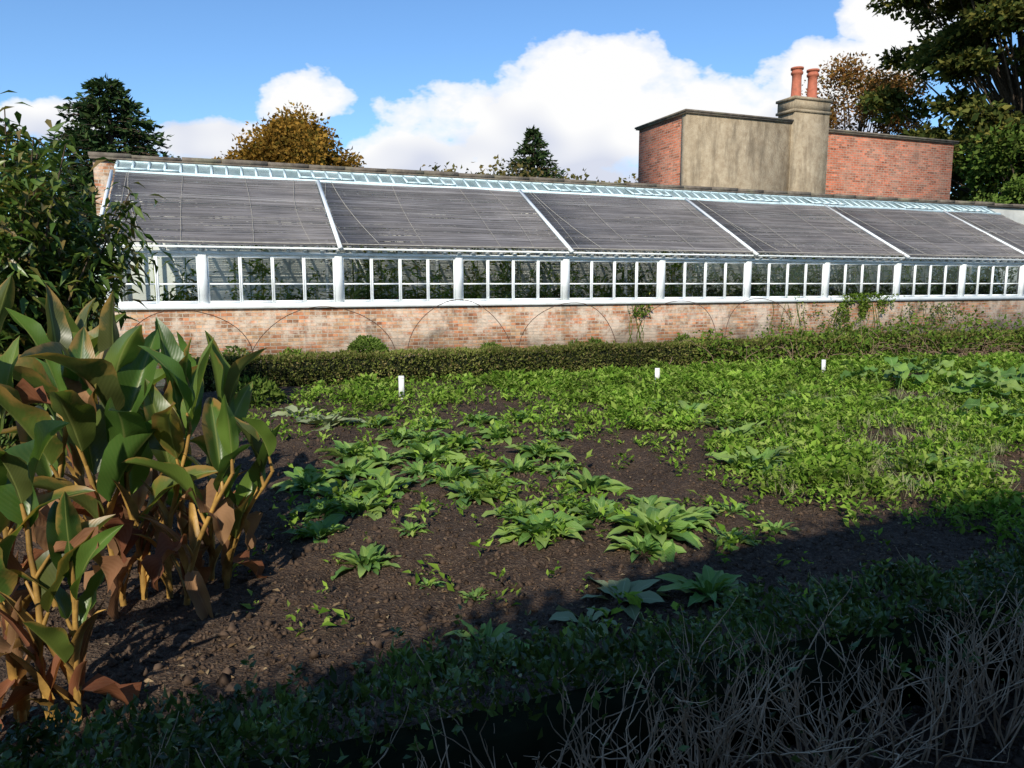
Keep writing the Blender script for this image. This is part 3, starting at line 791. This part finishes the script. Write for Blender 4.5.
# ------------------------------------------------------------------ trees
def broadleaf(name, loc, H, R, ch, n, mat, L, K=45, flat=.7, cr=.28, inner=.35):
    mb = MB(); loc = np.array(loc, float)
    cz = H-ch/2
    v = norm(rng.normal(size=(K, 3))); rr = (inner+(.95-inner)*rng.random(K)**.6)
    C = v*rr[:, None]*np.array([R, R, ch/2]); C[:, 2] += cz
    C[:, :2] *= (1+.12*rng.normal(size=(K, 1)))
    tr = np.array([[0, 0, 0], [.1, .05, H*.25], [0, .1, H*.5], [.1, 0, H*.85]])
    mb.tube(loc+tr, [R*.07+.1, R*.06+.06, R*.045+.03, .04], 8, 0)
    for c in C:
        b = np.array([0, 0, min(max(.18*H, c[2]*.55), H*.7)])
        mid = (b+c)/2+rng.normal(size=3)*.2+np.array([0, 0, -.2])
        mb.tube(loc+np.array([b, mid, c]), [.09, .055, .02], 5, 0)
    per = n//K
    for c in C:
        r = R*cr*(.6+.8*rng.random())
        u = norm(rng.normal(size=(per, 3)))*(rng.random((per, 1))**.4)*r*(.7+.6*rng.random((per, 1)))
        u[:, 2] *= flat
        P = loc+c+u
        l = L*(.6+.8*rng.random(per)); scatter(mb, FOLD, P, norm(u)+rng.normal(size=(per, 3))*.7, l, l*.7, mi=1)
    return mb.build(name, [M['bark'], mat])
def conifer(name, loc, H, R, mat, levels=34, per=14, L=.3, round_=.6, z0=.12, sub=26, droop=.25):
    mb = MB(); loc = np.array(loc, float)
    mb.tube(loc+np.array([[0, 0, 0], [0, .05, H*.5], [.05, 0, H*.98]]), [R*.09, R*.05, .03], 8, 0)
    for i in range(levels):
        t_ = z0+(1-z0)*(i+rng.random()*.6)/levels
        rad = R*(1-t_)**round_*(1 if t_ > z0+.12 else .8)
        for j in range(per):
            a_ = rng.random()*6.28; ln = rad*(.65+.45*rng.random())
            d = np.array([cos(a_), sin(a_), 0]); zc = H*t_
            q = np.linspace(0, 1, 5)[:, None]
            P = loc+np.array([0, 0, zc])+d*ln*q+np.array([0, 0, 1.])*(-droop*ln*q**2+.12*ln*q)
            mb.tube(P, np.linspace(.05, .012, 5), 4, 0)
            m = max(6, int(sub*(ln/R+.15))); f = (.25+.75*rng.random(m))*3.99; i0 = f.astype(int); fr = (f-i0)[:, None]
            PP = P[i0]*(1-fr)+P[i0+1]*fr+rng.normal(size=(m, 3))*np.array([.16, .16, .10])*max(ln/2.5, .4)
            fw = d+rng.normal(size=(m, 3))*.55; l = L*(.6+.8*rng.random(m)); scatter(mb, FOLD, PP, fw, l, l*.42, mi=1)
    return mb.build(name, [M['bark'], mat])
conifer('pine_tree', (-23.6, 45, 0), 13.3, 6.4, M['pine'], 30, 18, .42, .55, .25, 38, .2)
conifer('fir_tree', (1.65, 60, 0), 13.6, 7.0, M['pine'], 40, 16, .38, .85, .2, 30, .1)
broadleaf('oak_tree', (-13.2, 46, 0), 11.4, 4.0, 6.0, 34000, M['gold'], .24, 60)
broadleaf('oak_tree', (-16.3, 52, 0), 10.2, 2.6, 5.0, 9000, M['gold'], .26, 30)
broadleaf('beech_tree', (23.5, 52, 0), 16.3, 4.8, 10, 24000, M['russet'], .22, 50)
broadleaf('cedar_tree', (25.2, 37.5, 0), 22, 7.2, 21, 80000, M['cedar'], .30, 190, .40, cr=.18, inner=.45)
broadleaf('yew_tree', (23.2, 33.0, 0), 10.0, 3.2, 9.0, 22000, M['green'], .22, 50)
broadleaf('holly_tree', (21.5, 28.5, 0), 6.8, 2.6, 6.5, 20000, M['green'], .16, 50)
mb = MB(); n = 14000; x = -34+rng.random(n)*66; 
top = 8.3+2.8*(fbm(x*.22+4, x*0, 4)-.35)+.8*fbm(x*2.2, x*0+9, 2)
z = top-np.abs(rng.normal(size=n))*1.-rng.random(n)**2*4; yy = 52+rng.normal(size=n)*2
scatter(mb, FOLD, np.stack([x, yy, z], 1), rng.normal(size=(n, 3)), .35, .25)
for xx in np.arange(-33, 32, 1.6):
    mb.tube([(xx, 52, 0), (xx+.2, 52, 5), (xx+rng.normal()*.5, 52, 7.8)], [.2, .15, .04], 5)
mb.build('distant_trees', M['far'])

# ------------------------------------------------------------------ light
TH = radians(8); EL = radians(32)
sd = bpy.data.lights.new('sun', 'SUN'); sd.energy = 5.0; sd.angle = radians(.55); sd.color = (1., .93, .80)
so = bpy.data.objects.new('sun', sd); scn.collection.objects.link(so)
from mathutils import Vector
dirv = Vector((sin(TH)*cos(EL), cos(TH)*cos(EL), -sin(EL)))
so.rotation_euler = dirv.to_track_quat('-Z', 'Y').to_euler(); so.location = (-6, -15, 12)

w = bpy.data.worlds.new('World'); scn.world = w; w.use_nodes = True
nt = w.node_tree; nt.nodes.clear()
t = NT.__new__(NT); t.t = nt; t.out = nt.nodes.new('ShaderNodeOutputWorld')
sky = t.n('ShaderNodeTexSky'); sky.sky_type = 'NISHITA'; sky.sun_disc = False
sky.sun_elevation = EL; sky.sun_rotation = radians(180)+TH; sky.air_density = 1.; sky.dust_density = .2; sky.ozone_density = 2.2
skc = t.mix(1., sky.outputs[0], (.76, 1.0, 1.22), 'MULTIPLY')
bg = t.n('ShaderNodeBackground'); t.l(skc, bg.inputs[0]); bg.inputs[1].default_value = .14
tc = t.n('ShaderNodeTexCoord').outputs['Generated']; sp = t.n('ShaderNodeSeparateXYZ'); t.l(tc, sp.inputs[0])
yy = t.math('MAXIMUM', sp.outputs[1], .05)
u = t.math('DIVIDE', sp.outputs[0], yy); v = t.math('DIVIDE', sp.outputs[2], yy)
cbn = t.n('ShaderNodeCombineXYZ'); t.l(u, cbn.inputs[0]); t.l(t.math('MULTIPLY', v, 1.5), cbn.inputs[1])
n1 = t.noise(cbn.outputs[0], 7.5, 5, .6); n2 = t.noise(cbn.outputs[0], 5, 2, .6)
blobs = [(.06,.19,.22,.10),(.10,.265,.10,.065),(-.12,.155,.13,.05),(.27,.19,.24,.085),(.42,.27,.14,.05),(.50,.33,.10,.045),(-.274,.235,.065,.042),(-.40,.185,.10,.03),(-.62,.21,.10,.03),(.0,.13,.4,.05)]
fld = None
for (a, b, c, d) in blobs:
    e1 = t.math('DIVIDE', t.math('SUBTRACT', u, a), c); e2 = t.math('DIVIDE', t.math('SUBTRACT', v, b), d)
    r = t.math('SUBTRACT', 1., t.math('SQRT', t.math('ADD', t.math('MULTIPLY', e1, e1), t.math('MULTIPLY', e2, e2))))
    fld = r if fld is None else t.math('MAXIMUM', fld, r)
f = t.math('ADD', t.math('MAXIMUM', fld, -.8), t.math('MULTIPLY', t.math('SUBTRACT', n1, .5), 2.0))
mask = t.ramp(f, [(.03, 0.), (.16, .7), (.36, 1.)])
mask = t.math('MULTIPLY', mask, t.math('GREATER_THAN', sp.outputs[1], .06))
low = t.math('SUBTRACT', 1., t.math('MULTIPLY', v, 4.2))
sh = t.math('ADD', low, t.math('MULTIPLY', t.math('SUBTRACT', n2, .5), 1.8))
cc = t.ramp(sh, [(.1, (1., 1., 1.)), (.45, (.70, .74, .86))])
bg2 = t.n('ShaderNodeBackground'); t.l(cc, bg2.inputs[0]); bg2.inputs[1].default_value = 1.0
mx = t.n('ShaderNodeMixShader'); t.l(mask, mx.inputs[0]); t.l(bg.outputs[0], mx.inputs[1]); t.l(bg2.outputs[0], mx.inputs[2])
t.l(mx.outputs[0], t.out.inputs[0])

# ------------------------------------------------------------------ camera
cd = bpy.data.cameras.new('camera'); cd.lens = 26.0; cd.sensor_width = 36; cd.clip_end = 2000; cd.clip_start = .05
co_ = bpy.data.objects.new('camera', cd); scn.collection.objects.link(co_)
co_.location = (0, 0, 1.56); co_.rotation_euler = (radians(90-7.8), 0, 0)
scn.camera = co_
